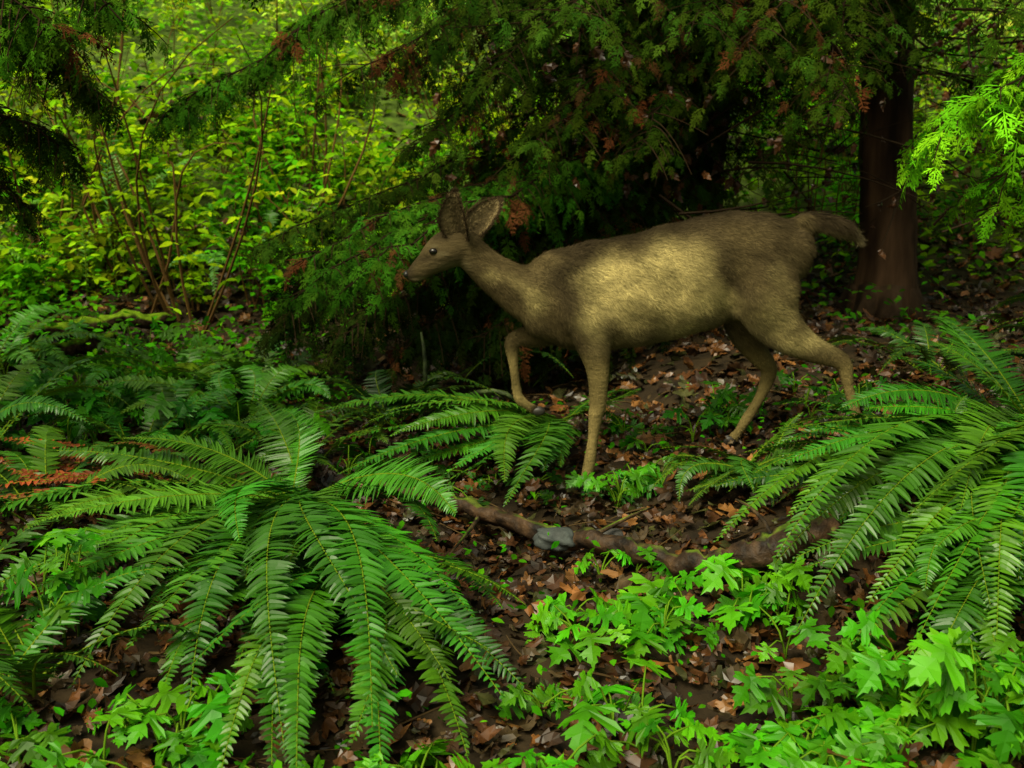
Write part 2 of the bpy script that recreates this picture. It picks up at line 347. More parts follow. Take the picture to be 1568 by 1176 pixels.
for k in range(620):
    x=R(-3,3);y=R(1.5,7);a=R(0,6.28);l=R(.04,.35);z=float(hgt(x,y))+.015
    x2=x+l*math.cos(a);y2=y+l*math.sin(a);z2=float(hgt(x2,y2))+R(.01,.05)
    tv,tt=tube(bez((x,y,z),((x+x2)/2+R(-.03,.03),(y+y2)/2,z+R(0,.04)),(x2,y2,z2),5),np.linspace(R(.002,.005),.001,5),4);b.add(tv,tt,np.array([.05,.032,.014])*R(.5,1.9),0)
b.build('fallen_twigs',[M_twig])

# ---------------- fallen branch, rock, logs ----------------
b=B()
P=cat([(-.42,3.44,.04),(-.24,3.28,.065),(-.05,3.12,.05),(.12,2.98,.04),(.30,2.82,.065),(.44,2.70,.06),(.56,2.64,.09),(.68,2.60,.15),(.80,2.57,.22)],7)
r=np.interp(np.linspace(0,1,len(P)),[0,.2,.6,.75,.9,.97,1],[.013,.025,.028,.036,.042,.036,.014])
P=P+rng.normal(size=P.shape)*.005
tv,tt=tube(P,r,12,.14);b.add(tv,tt,np.array([.034,.018,.008]),0,True)
for s,e in [((.5,2.68,.07),(.56,2.52,.13)),((-.1,3.15,.04),(-.17,2.8,.05)),((.2,2.93,.04),(.42,3.12,.08)),((.66,2.61,.14),(.60,2.82,.20))]:
    tv,tt=tube(bez(s,(np.array(s)+e)/2+[.03,0,.03],e,6),np.linspace(.009,.003,6),6,.08);b.add(tv,tt,np.array([.04,.024,.010]),0,True)
b.build('fallen_branch',[M_log])
def blob(name,c,r,col,m,sub=4,amp=.16):
    import bmesh
    bm=bmesh.new();bmesh.ops.create_icosphere(bm,subdivisions=sub,radius=1)
    for v in bm.verts:
        p=np.array(v.co);k=1+amp*math.sin(3.1*p[0]+1.2)*math.cos(2.7*p[1])+amp*.6*math.sin(6*p[2]+4*p[0])+amp*.25*math.sin(13*p[0]+9*p[1])
        q=np.sign(p)*np.abs(p)**.8*k
        v.co=Vector(q*np.array(r)+np.array(c))
    V=np.array([v.co for v in bm.verts]);T=np.array([[v.index for v in f.verts] for f in bm.faces]);bm.free()
    bb=B();bb.add(V,T,np.array(col),0,True);return bb.build(name,[m])
blob('rock',(.12,2.93,.05),(.064,.045,.027),(.045,.052,.050),M_rock)
blob('rock',(.28,3.02,.02),(.05,.04,.022),(.05,.048,.045),M_rock)
def log(p,r,m=M_moss,name='mossy_log'):
    bb=B();P=cat(p,8);tv,tt=tube(P+rng.normal(size=P.shape)*.008,r*np.interp(np.linspace(0,1,len(P)),[0,.1,.9,1],[.6,1,.9,.5]),12,.16);bb.add(tv,tt,np.array([.025,.016,.009]),0,True);return bb.build(name,[m])
log([(-2.45,5.05,.13),(-2.2,5.1,.18),(-1.9,5.15,.26)],.042);log([(-1.72,4.78,.14),(-1.5,4.72,.17),(-1.22,4.78,.17)],.035)
log([(-2.6,5.6,.17),(-2.2,5.75,.23),(-1.8,5.8,.25)],.045)
log([(-3.2,5.1,.18),(-2.4,4.6,.14),(-1.7,4.2,.06),(-1.2,3.95,.04)],.025,M_log,'fallen_branch')
b=B();tv,tt=tube(bez((-.38,4.3,.0),(-.32,4.25,.25),(-.36,4.3,.42),7),[.014,.012,.011,.01,.009,.008,.004],6,.1);b.add(tv,tt,np.array([.03,.045,.012]),0,True)
tv,tt=tube(bez((-.36,4.28,.05),(-.1,4.2,.28),(.02,4.2,.16),7),[.01]*7,6,.1);b.add(tv,tt,np.array([.03,.045,.012]),0,True)
b.build('mossy_branch',[M_log])

# ---------------- conifers ----------------
def bough(b,s,e,sag=.25,ntw=34,tl=.55,sp=.14,col=(.022,.06,.008),nsp=7,tpls=None,droop=.5,thick=.010,dead=0.0,hang=.35):
    tpls=tpls or SP
    s=np.array(s,float);e=np.array(e,float);c=(s+e)/2+np.array([R(-.2,.2),R(-.2,.2),sag])
    P=bez(s,c,e,14);P[1:-1]+=rng.normal(size=(12,3))*.018;tv,tt=tube(P,np.linspace(thick,.002,14),5);b.add(tv,tt,np.array([.020,.013,.008]),1)
    T=nrm(np.gradient(P,axis=0))
    ps=[];fs=[];us=[];sc=[];cs=[]
    for k in range(ntw):
        u=.08+.90*(k+R(0,.8))/ntw;i=min(int(u*13),12);p=P[i]*(1-(u*13-i))+P[i+1]*(u*13-i)
        S=nrm(np.cross(T[i],[0,0,1.]))*(1 if k%2 else -1)
        d=nrm(S*R(.6,1)+T[i]*R(.4,.9)+np.array([0,0,R(-.5,.4)]));L=tl*(1.05-.75*u)*R(.4,1.3)
        q=bez(p,p+d*L*.5,p+d*L-np.array([0,0,L*droop*R(.3,1.2)]),6)
        tv,tt=tube(q,np.linspace(.0035,.0013,6),3);b.add(tv,tt,np.array([.025,.016,.009]),1)
        if R(0,1)<dead: continue
        tq=nrm(np.gradient(q,axis=0));ct=np.array(col)*R(.5,1.5)
        if R(0,1)<.06: ct=np.array([.06,.028,.010])
        for j in range(nsp):
            w=.05+.95*(j+1)/nsp;ii=min(int(w*5),5);sd=nrm(np.cross(tq[ii],[0,0,1.]))*(1 if j%2 else -1)
            f=tq[ii]*(1.2 if j==nsp-1 else .6)+sd*(0.1 if j==nsp-1 else R(.4,1))+np.array([0,0,-hang*R(0,1.6)])
            ps.append(q[ii]+rng.normal(size=3)*.008);fs.append(f);us.append([R(-.6,.6),R(-.6,.6),1]);sc.append(sp*R(.6,1.35)*(1.1-.4*u));cs.append(ct*R(.7,1.35)*np.array([R(.8,1.5),1,1]))
    if not ps: return
    ps,fs,us,sc,cs=map(np.array,(ps,fs,us,sc,cs));ch=rng.integers(0,len(tpls),len(ps))
    for t in range(len(tpls)):
        mk=ch==t
        if mk.any(): inst(b,tpls[t],fs[mk],us[mk],ps[mk],sc[mk],cs[mk])
def conifer(pts,rad,boughs,crown=None,roots=True,**kw):
    e=empty('cedar_tree');b=B()
    tv,tt=tube(cat(pts,8),np.interp(np.linspace(0,1,(len(pts)-1)*8+1),np.linspace(0,1,len(rad)),rad),24,.03);b.add(tv,tt,np.array([.040,.022,.012]),0,True)
    if roots:
        p0=np.array(pts[0])
        for k in range(7):
            a=k*.9+R(0,.3);d=np.array([math.cos(a),math.sin(a),0]);l=rad[0]*R(2,3.2)
            en=p0+d*l;en[2]=hgt(en[0],en[1])-.03
            tv,tt=tube(bez(p0+d*rad[0]*.5+[0,0,.35],p0+d*rad[0]*1.1+[0,0,.08],en,7),np.linspace(rad[0]*.45,rad[0]*.12,7),8,.06);b.add(tv,tt,np.array([.03,.018,.01]),0,True)
    b.build('trunk',[M_bark],e)
    b=B()
    for bo in boughs: bough(b,*bo[:2],**(bo[2] if len(bo)>2 else {}))
    if crown:
        x,y,z0,z1,n,L=crown
        for k in range(n):
            f=(k+R(0,1))/n;z=z0+(z1-z0)*f;a=k*2.4;l=L*(1-.75*f)*R(.8,1.1)
            bough(b,(x,y,z),(x+l*math.cos(a),y+l*math.sin(a),z-l*.3),sag=.25,ntw=20,tl=.8*(1-.5*f),sp=.36,nsp=4,tpls=SPL,col=(.02,.055,.010))
    b.build('boughs',[M_ced,M_twig],e)
    return e
dk=dict(col=(.016,.038,.003))
vd=dict(col=(.010,.022,.003))  # near-black foliage for low boughs: shade of the hollow put into the colour
md_=dict(col=(.024,.062,.005))
z1=float(hgt(2.02,5.95))
conifer([(2.02,5.95,z1-.2),(2.03,5.95,z1+.35),(1.98,5.95,1.2),(1.95,5.97,2.2),(1.92,6,4.5),(1.92,6,9)],[.20,.15,.135,.12,.10,.03],[
 ((1.95,5.95,2.3),(.95,4.5,1.45),dict(tl=.6,**dk)),((1.95,5.95,2.0),(1.25,4.5,1.22),dict(tl=.5,dead=.35,**dk)),
 ((1.95,5.95,2.6),(1.95,4.3,1.66),dict(tl=.6,col=(.04,.10,.006))),((1.95,5.95,2.2),(2.9,4.7,1.45),dict(tl=.6,col=(.04,.11,.006))),
 ((1.98,5.95,1.35),(1.15,5.2,.95),dict(tl=.4,dead=.8,**dk)),((1.98,5.95,1.6),(.7,5.4,1.2),dict(tl=.4,dead=.6,**dk)),
 ((1.98,5.95,1.5),(3.2,5.4,1.1),dict(tl=.5,dead=.6,**dk)),((1.95,5.95,3.0),(1.4,3.9,2.1),dict(tl=.7,**dk)),((1.95,5.95,3.0),(2.6,4.2,2.1),dict(tl=.7,**dk)),
 ((1.95,6.1,2.4),(.9,5.6,1.5),dict(tl=.6,**dk)),((1.95,6.1,2.0),(.5,5.8,1.25),dict(tl=.6,**dk)),
 ((1.95,5.95,2.2),(1.3,4.7,1.4),dict(tl=.55,ntw=44,**dk)),
 ((1.95,5.95,2.8),(.6,4.9,1.9),dict(tl=.7,**dk))],crown=(1.92,6,3.2,8.6,13,1.7))
z2=float(hgt(1.15,6.9))
conifer([(1.15,6.9,z2-.2),(1.2,6.9,z2+.4),(1.3,6.9,2),(1.35,6.9,5),(1.35,6.9,8)],[.10,.08,.07,.05,.02],[
 ((1.3,6.9,2.9),(-1.46,4.6,1.24),dict(ntw=150,tl=.45,sp=.13,sag=.18,col=(.028,.10,.005),thick=.016,nsp=9,droop=.8)),
 ((1.3,6.9,2.5),(-.72,4.7,1.42),dict(ntw=80,tl=.6,**md_)),((1.3,6.9,2.2),(-.45,4.85,1.12),dict(ntw=80,tl=.6,**md_)),
 ((1.3,6.9,2.1),(.05,4.6,1.12),dict(ntw=76,tl=.6,**dk)),((1.3,6.9,1.9),(.5,4.6,1.1),dict(ntw=60,tl=.55,dead=.2,**dk)),
 ((1.3,6.9,2.6),(.2,4.4,1.6),dict(ntw=76,tl=.7,**md_)),((1.3,6.9,2.9),(-.3,4.4,1.70),dict(ntw=70,tl=.7,**md_)),((1.3,6.9,2.9),(-.75,4.5,1.65),dict(ntw=70,tl=.5,**md_)),
 ((1.3,6.9,2.6),(-.1,4.7,1.38),dict(ntw=70,tl=.6,**dk)),((1.3,6.9,2.4),(.35,4.7,1.3),dict(ntw=70,tl=.6,**dk)),((1.3,6.9,2.7),(-.5,5.2,1.45),dict(ntw=60,tl=.6,**dk)),
 ((1.3,6.9,2.6),(.7,4.6,1.55),dict(ntw=60,tl=.6,**md_)),((1.3,6.9,2.2),(-.1,5.3,1.15),dict(ntw=60,tl=.6,**dk)),
 ((1.3,6.9,3.2),(.6,4.2,2.0),dict(ntw=46,tl=.8,**dk)),((1.3,6.9,1.6),(-.2,5.6,1.0),dict(ntw=46,tl=.6,**dk)),((1.3,6.9,1.5),(.5,5.5,1.0),dict(ntw=46,tl=.5,**dk)),
 ((1.2,6.7,1.3),(-1.15,4.85,.70),dict(ntw=80,tl=.45,droop=.6,**md_)),((1.2,6.7,1.1),(-.62,4.55,.60),dict(ntw=80,tl=.5,col=(.018,.06,.004),droop=.6)),
 ((1.2,6.7,1.2),(-.82,4.1,.70),dict(ntw=90,tl=.32,col=(.024,.09,.005),droop=.5,sp=.12)),
 ((1.0,6.4,1.15),(-.56,3.78,.66),dict(ntw=90,tl=.28,col=(.024,.09,.005),droop=.6,sp=.11)),((.9,6.3,1.05),(-.78,3.85,.60),dict(ntw=80,tl=.28,col=(.022,.08,.005),droop=.6,sp=.11)),
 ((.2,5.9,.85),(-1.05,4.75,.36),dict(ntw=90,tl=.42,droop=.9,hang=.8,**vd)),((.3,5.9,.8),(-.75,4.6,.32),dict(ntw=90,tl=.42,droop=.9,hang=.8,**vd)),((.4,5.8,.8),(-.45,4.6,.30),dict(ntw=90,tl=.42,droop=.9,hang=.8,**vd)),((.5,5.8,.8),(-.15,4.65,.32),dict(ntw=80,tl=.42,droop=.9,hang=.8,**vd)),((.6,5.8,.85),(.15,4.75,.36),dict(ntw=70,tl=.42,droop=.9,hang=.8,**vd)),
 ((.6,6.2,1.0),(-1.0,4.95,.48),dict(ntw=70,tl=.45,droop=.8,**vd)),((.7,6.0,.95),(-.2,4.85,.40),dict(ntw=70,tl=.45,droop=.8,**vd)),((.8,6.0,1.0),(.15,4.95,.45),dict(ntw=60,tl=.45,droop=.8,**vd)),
 ((1.2,6.7,1.0),(-.15,4.75,.55),dict(ntw=60,tl=.5,droop=.6,**dk)),((1.2,6.7,1.2),(.1,5.2,.8),dict(ntw=60,tl=.5,droop=.6,**dk)),((1.2,6.7,1.2),(.5,5.2,.75),dict(ntw=50,tl=.5,droop=.6,**dk)),
 ((1.3,6.9,2.3),(1.0,4.9,1.5),dict(ntw=50,tl=.6,**dk))],crown=(1.35,6.9,3.2,7.6,12,2.0))
conifer([(-2.9,3.6,-.2),(-2.85,3.6,1),(-2.85,3.6,2.2),(-2.8,3.6,3.6)],[.13,.10,.07,.02],[
 ((-2.85,3.6,2.2),(-1.0,2.95,1.44),dict(tl=.42,sp=.10,ntw=100,nsp=9,hang=.9,col=(.024,.08,.004))),((-2.85,3.6,1.9),(-1.06,3.0,1.24),dict(tl=.42,sp=.10,ntw=110,nsp=9,hang=.9,**dk)),
 ((-2.85,3.6,1.9),(-1.08,2.8,1.36),dict(tl=.42,sp=.10,ntw=110,nsp=9,hang=.9,col=(.026,.09,.004))),
 ((-2.85,3.6,1.6),(-1.30,3.3,1.10),dict(tl=.42,sp=.10,ntw=100,nsp=8,hang=.9,**dk)),((-2.85,3.6,1.3),(-1.50,3.5,.92),dict(tl=.40,sp=.10,ntw=70,hang=.8,dead=.3,**dk)),
 ((-2.85,3.6,2.3),(-.68,3.1,1.58),dict(tl=.34,sp=.11,ntw=100,hang=.8,col=(.028,.10,.004)))],crown=(-2.8,3.6,2.5,3.4,4,.8))
conifer([(2.75,3.2,-.1),(2.7,3.2,1),(2.7,3.2,3),(2.7,3.2,5)],[.12,.10,.08,.03],[
 ((2.7,3.2,1.75),(1.10,2.95,1.12),dict(tl=.38,sp=.13,ntw=60,nsp=7,col=(.08,.28,.005))),((2.7,3.2,1.6),(1.28,3.0,1.02),dict(tl=.32,sp=.12,ntw=50,col=(.07,.25,.005))),((2.7,3.2,1.4),(1.55,3.2,.95),dict(tl=.25,sp=.12,ntw=34,col=(.07,.25,.005)))],crown=(2.7,3.2,3.0,4.6,5,.8))

b=B();ps=[]
for k in range(210):
    p=np.array([R(.0,3.2),R(5.0,6.6),R(.75,2.0)]);a=R(0,6.28);l=R(.3,1.1);q=p+np.array([math.cos(a)*l,math.sin(a)*l*.5,R(-.35,.3)])
    tv,tt=tube(bez(p,(p+q)/2+[0,0,R(-.08,.12)],q,6),np.linspace(R(.003,.008),.0015,6),4);b.add(tv,tt,np.array([.03,.02,.012])*R(.6,1.5),0)
    for m in range(2): ps.append(p+(q-p)*R(0,1)+[0,0,R(-.06,0)])
for k in range(60): ps.append(np.array([R(-.3,1.6),R(4.6,5.2),R(1.0,1.6)]))
ps=np.array(ps);n=len(ps)
inst(b,DL[0],np.stack([R(-1,1,n),R(-1,1,n),R(-1.5,0,n)],1),np.stack([R(-.5,.5,n),-np.ones(n),R(-.5,.5,n)],1),ps,R(.03,.08,n),np.array([.08,.03,.008])*R(.3,1.1,(n,1)),1)
b.build('dead_branches',[M_twig,M_litter])

# ---------------- shrubs on the hillside ----------------
def shrub(b,x,y,h,nst,nl,ls,col,spread=.35,tpl=SS,lean=.3,st=1.0):
    z=float(hgt(x,y));ps=[];fs=[];cs=[];ss_=[]
    for s in range(nst):
        a=R(0,6.28);sp=R(.2,1)*spread*h;top=np.array([x+sp*math.cos(a),y+sp*math.sin(a),z+h*R(.5,1.05)])
        q=bez((x+R(-.1,.1),y+R(-.1,.1),z-.02),(x+R(-lean,lean)*h,y+R(-.1,.1),z+h*.6),top,8)
        tv,tt=tube(q,np.linspace(.006,.0015,8)*st,4);b.add(tv,tt,np.array([.10,.055,.018])*R(.5,1.5),1)
        for k in range(nl):
            u=R(.12,1);i=min(int(u*7),6);c=q[i]*(1-(u*7-i))+q[i+1]*(u*7-i)+rng.normal(size=3)*.11*h**.5
            cc=np.array(col)*R(.3,1.4)*np.array([R(.7,1.3),1,1])
            m=rng.integers(2,5);a0=R(0,6.28)
            for j in range(m):
                aa=a0+j*6.28/m+R(-.4,.4);ps.append(c);fs.append([math.cos(aa),math.sin(aa),R(-.8,.3)]);cs.append(cc*R(.8,1.2));ss_.append(ls*R(.5,1.4))
    n=len(ps);inst(b,tpl,np.array(fs),np.stack([R(-.6,.6,n),R(-.8,.2,n),np.ones(n)],1),np.array(ps),np.array(ss_),np.array(cs))
b=B()
YG=[(.25,.44,.006),(.14,.38,.005),(.34,.48,.015),(.09,.34,.005),(.05,.20,.005)]
for k in range(230):
    y=6.5+9*R(0,1)**1.1;x=R(-.62,.62)*y*1.05
    c=np.array(YG[rng.integers(0,5)])*(.75+.75*float(ss(9,14,y)))  # leaves brighter with distance: misty light put into the leaf colour
    if y>10.5: c=c+np.array([.07,.05,.05])  # pale haze added to the far leaf colour
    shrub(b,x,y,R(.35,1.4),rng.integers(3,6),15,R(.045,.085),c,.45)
for k in range(90):
    y=R(6.0,9);x=R(-4.5,-.3);shrub(b,x,y,R(.2,.5),4,13,R(.045,.08),YG[rng.integers(0,5)],.7)
for k in range(34):
    y=R(6.6,9);x=R(2.2,5);shrub(b,x,y,R(.5,1.3),4,15,R(.05,.09),np.array(YG[rng.integers(0,4)])*1.4,.5)  # right shrubs: raised leaf colour stands in for sunlit gaps
b.build('hillside_shrubs',[M_bgl,M_stem])
for x,y,h in [(-1.95,6.2,2.0),(-1.3,7.2,2.0),(-2.9,7.0,2.2),(-3.3,5.6,1.6),(-2.4,6.6,2.1),(-1.75,5.9,1.9)]:
    b=B();shrub(b,x,y,h,5,16,.055,YG[0],.5,SL,st=1.5,lean=.4);b.build('shrub',[M_bgl,M_stem])
b=B()
for (n,x0,x1,y0,y1,s,c) in [(26000,-7,7,6.2,15,(.05,.10),(.15,.34,.006)),(4200,-3.2,-.7,4.2,6.4,(.03,.06),(.07,.27,.005)),(3600,-2,2.2,1.5,4.5,(.012,.035),(.04,.2,.003)),(1600,1.5,4.5,4.6,7.5,(.03,.06),(.04,.15,.005))]:
    x=R(x0,x1,n);y=R(y0,y1,n);keep=np.sin(2.9*x+1.1*y)*np.sin(2.1*y-1.3*x+2)+R(-.6,.6,n)>(-.1 if n<20000 else -.3);x=x[keep];y=y[keep];k=len(x)
    z=hgt(x,y)+R(.0,.25,k)*(s[1]/.07);a=R(0,6.28,k);big=.55+.45*np.sin(1.7*x+2.1*y+1)*np.sin(2.6*x-1.2*y)
    inst(b,SS,np.stack([np.cos(a),np.sin(a),R(-.7,.4,k)],1),np.stack([R(-.6,.6,k),R(-.9,.1,k),np.ones(k)],1),np.stack([x,y,z],1),R(*s,k),np.array(c)*R(.3,1.5,(k,1))*(.5+big[:,None])*np.stack([R(.6,1.4,k),np.ones(k),np.ones(k)],1))
b.build('ground_cover',[M_bgl])
b=B()
for k in range(26):
    y=R(16,34);x=R(-.9,.9)*y;z=float(hgt(x,y));r=R(.1,.3);h=R(9,16)
    tv,tt=tube([(x,y,z-.3),(x+R(-.2,.2),y,z+h*.5),(x+R(-.3,.3),y,z+h)],[r,r*.7,.03],7,.05);b.add(tv,tt,np.array([.05,.035,.02]),1,True)
    n=220;t=R(.12,1,n);a=R(0,6.28,n);rr=(1-t)*R(.3,1,n)*h*.22+.2
    ps=np.stack([x+rr*np.cos(a),y+rr*np.sin(a),z+t*h],1)
    inst(b,SPL[0],np.stack([np.cos(a),np.sin(a),R(-.6,.1,n)],1),np.tile([0,0,1.],(n,1)),ps,R(.8,1.6,n),np.array([.12,.24,.03])*R(.5,1.5,(n,1)))
b.build('distant_forest',[M_ced,M_bark])

# ---------------- deer ----------------
deer=empty('deer')
def loft(st,k=6,n=20):
    st=np.array(st,float)  # x,z,halfheight,halfwidth,y
    S=cat(st,k);C=np.stack([S[:,0],S[:,4],S[:,1]],1);T=nrm(np.gradient(C,axis=0));Yv=np.array([0,1.,0])
    a=np.linspace(0,2*np.pi,n,endpoint=False);V=[]
    def rg(c,t,hh,w):
        w_=nrm(Yv-t*np.dot(Yv,t));nv=np.cross(t,w_)
        return c+(np.cos(a)*w)[:,None]*w_+(np.sin(a)*hh)[:,None]*nv
    r0=min(S[0,2],S[0,3]);r1=min(S[-1,2],S[-1,3])
    for f in (.95,.7,.35): V.append(rg(C[0]-T[0]*r0*f*.8,T[0],S[0,2]*math.sqrt(1-f*f),S[0,3]*math.sqrt(1-f*f)))
    for i in range(len(S)): V.append(rg(C[i],T[i],S[i,2],S[i,3]))
    for f in (.35,.7,.95): V.append(rg(C[-1]+T[-1]*r1*f*.8,T[-1],S[-1,2]*math.sqrt(1-f*f),S[-1,3]*math.sqrt(1-f*f)))
    m=len(V);V=np.concatenate(V+[(C[0]-T[0]*r0*.85)[None],(C[-1]+T[-1]*r1*.85)[None]]);Tt=[]
    for i in range(m-1):
        for j in range(n):
            j2=(j+1)%n;Tt+=[(i*n+j,i*n+j2,(i+1)*n+j2),(i*n+j,(i+1)*n+j2,(i+1)*n+j)]
    for j in range(n):Tt+=[(m*n,(j+1)%n,j),(m*n+1,(m-1)*n+j,(m-1)*n+(j+1)%n)]
    return V,np.array(Tt)
Y0=3.60
tb=[(815,402,513,.066),(850,380,526,.092),(900,368,534,.112),(950,362,530,.124),(1000,351,520,.138),(1050,338,508,.145),(1100,326,488,.132),(1150,321,466,.115),(1190,327,448,.098),(1218,345,425,.07)]
torso=[((p-784)*.00214,1.64-.0022*(t+q)/2,.0011*(q-t),w,0) for p,t,q,w in tb]
parts=[torso,
 [(-.150,.806,.054,.042,0),(-.083,.744,.062,.046,0),(.002,.684,.080,.056,0),(.088,.645,.104,.074,0),(.19,.635,.13,.09,0)],
 [(-.128,.818,.040,.040,0),(-.165,.815,.060,.048,0),(-.208,.804,.064,.051,0),(-.245,.780,.056,.042,0),(-.278,.754,.042,.033,0),(-.307,.731,.034,.028,0),(-.326,.717,.027,.025,0)],
 [(-.19,.842,.018,.036,0),(-.225,.838,.018,.040,0),(-.25,.820,.016,.036,0)],
 [(.215,.69,.070,.030,-.078),(.238,.60,.076,.042,-.084),(.262,.51,.058,.038,-.085),(.281,.41,.038,.030,-.08),(.282,.30,.028,.025,-.08),(.276,.27,.026,.024,-.08),(.268,.19,.018,.018,-.08),(.256,.095,.021,.019,-.08),(.244,.05,.017,.016,-.08),(.234,.02,.018,.016,-.08)],
 [(.23,.60,.08,.045,.07),(.16,.545,.065,.045,.075),(.085,.508,.043,.033,.08),(.02,.50,.030,.025,.08),(.000,.475,.026,.023,.08),(.006,.40,.017,.016,.08),(.016,.32,.017,.015,.08),(.026,.285,.019,.017,.08),(.055,.262,.015,.014,.08),(.075,.25,.017,.016,.08)],
 [(.83,.80,.080,.036,-.060),(.81,.73,.110,.052,-.070),(.815,.655,.115,.062,-.078),(.865,.565,.080,.05,-.080),(.965,.492,.046,.034,-.08),(1.055,.457,.033,.025,-.08),(1.085,.43,.028,.022,-.08),(1.102,.36,.018,.017,-.08),(1.125,.29,.017,.016,-.08),(1.145,.225,.019,.018,-.08),(1.15,.195,.015,.015,-.08),(1.145,.175,.018,.017,-.08)],
 [(.78,.72,.11,.06,.06),(.78,.60,.09,.055,.07),(.79,.52,.060,.043,.075),(.835,.445,.040,.032,.08),(.875,.395,.030,.025,.08),(.872,.35,.025,.022,.08),(.845,.28,.018,.017,.08),(.805,.21,.019,.017,.08),(.782,.17,.015,.015,.08),(.765,.15,.018,.017,.08)],
 [(.90,.885,.022,.022,0),(.95,.893,.028,.024,0),(1.02,.886,.032,.028,0),(1.09,.866,.028,.024,0),(1.13,.832,.012,.012,0)],
]
b=B()
for p in parts:
    v,t=loft(p);v[:,1]+=Y0;b.add(v,t,np.array([.1,.1,.1]),0,True)
tmp=b.build('tmp_deer',[M_fur])
md=tmp.modifiers.new('r','REMESH');md.mode='VOXEL';md.voxel_size=.0062;md.use_smooth_shade=True
ms=tmp.modifiers.new('s','SMOOTH');ms.iterations=7;ms.factor=.5
bpy.context.view_layer.update()
dg=bpy.context.evaluated_depsgraph_get();me=bpy.data.meshes.new_from_object(tmp.evaluated_get(dg))
me.calc_loop_triangles()
DV=np.zeros(len(me.vertices)*3,np.float32);me.vertices.foreach_get('co',DV);DV=DV.reshape(-1,3).astype(float)
DT=np.zeros(len(me.loop_triangles)*3,np.int32);me.loop_triangles.foreach_get('vertices',DT);DT=DT.reshape(-1,3)
ED=np.zeros(len(me.edges)*2,np.int32);me.edges.foreach_get('vertices',ED);ED=ED.reshape(-1,2)
bpy.data.objects.remove(tmp)
wt=(ss(.50,.58,DV[:,2])*ss(-.12,.02,DV[:,0])*ss(.95,.90,DV[:,0]))[:,None]*.6
cnt=np.bincount(ED.ravel(),minlength=len(DV))[:,None]
for it in range(28):
    s=np.zeros_like(DV)
    for c in range(3): s[:,c]=np.bincount(ED[:,0],DV[ED[:,1],c],len(DV))+np.bincount(ED[:,1],DV[ED[:,0],c],len(DV))
    DV=DV+(s/np.maximum(cnt,1)-DV)*wt
def vnorm(V,T):
    fn=np.cross(V[T[:,1]]-V[T[:,0]],V[T[:,2]]-V[T[:,0]]);N=np.zeros_like(V)
    for k in range(3):
        for c in range(3): N[:,c]+=np.bincount(T[:,k],fn[:,c],len(V))
    return nrm(N)
DN=vnorm(DV,DT)
def G2(P,cx,cz,sx,sz): return np.exp(-(((P[:,0]-cx)/sx)**2+((P[:,2]-cz)/sz)**2))
sidew=ss(.3,.8,np.abs(DN[:,1]))
dsp=-.024*G2(DV,.70,.68,.045,.10)*sidew-.017*G2(DV,.33,.74,.04,.10)*sidew+.016*G2(DV,.20,.68,.06,.12)*sidew+.020*G2(DV,.83,.70,.08,.10)*sidew-.012*G2(DV,.09,.75,.05,.03)*sidew+.003*np.sin(DV[:,0]*95+DV[:,2]*25)*G2(DV,.5,.66,.16,.09)*sidew
dsp+=.003*np.sin(37*DV[:,0]+21*DV[:,2])*np.sin(29*DV[:,2]-17*DV[:,0])
dsp*=ss(.4,.55,DV[:,2])*ss(-.15,0,DV[:,0])
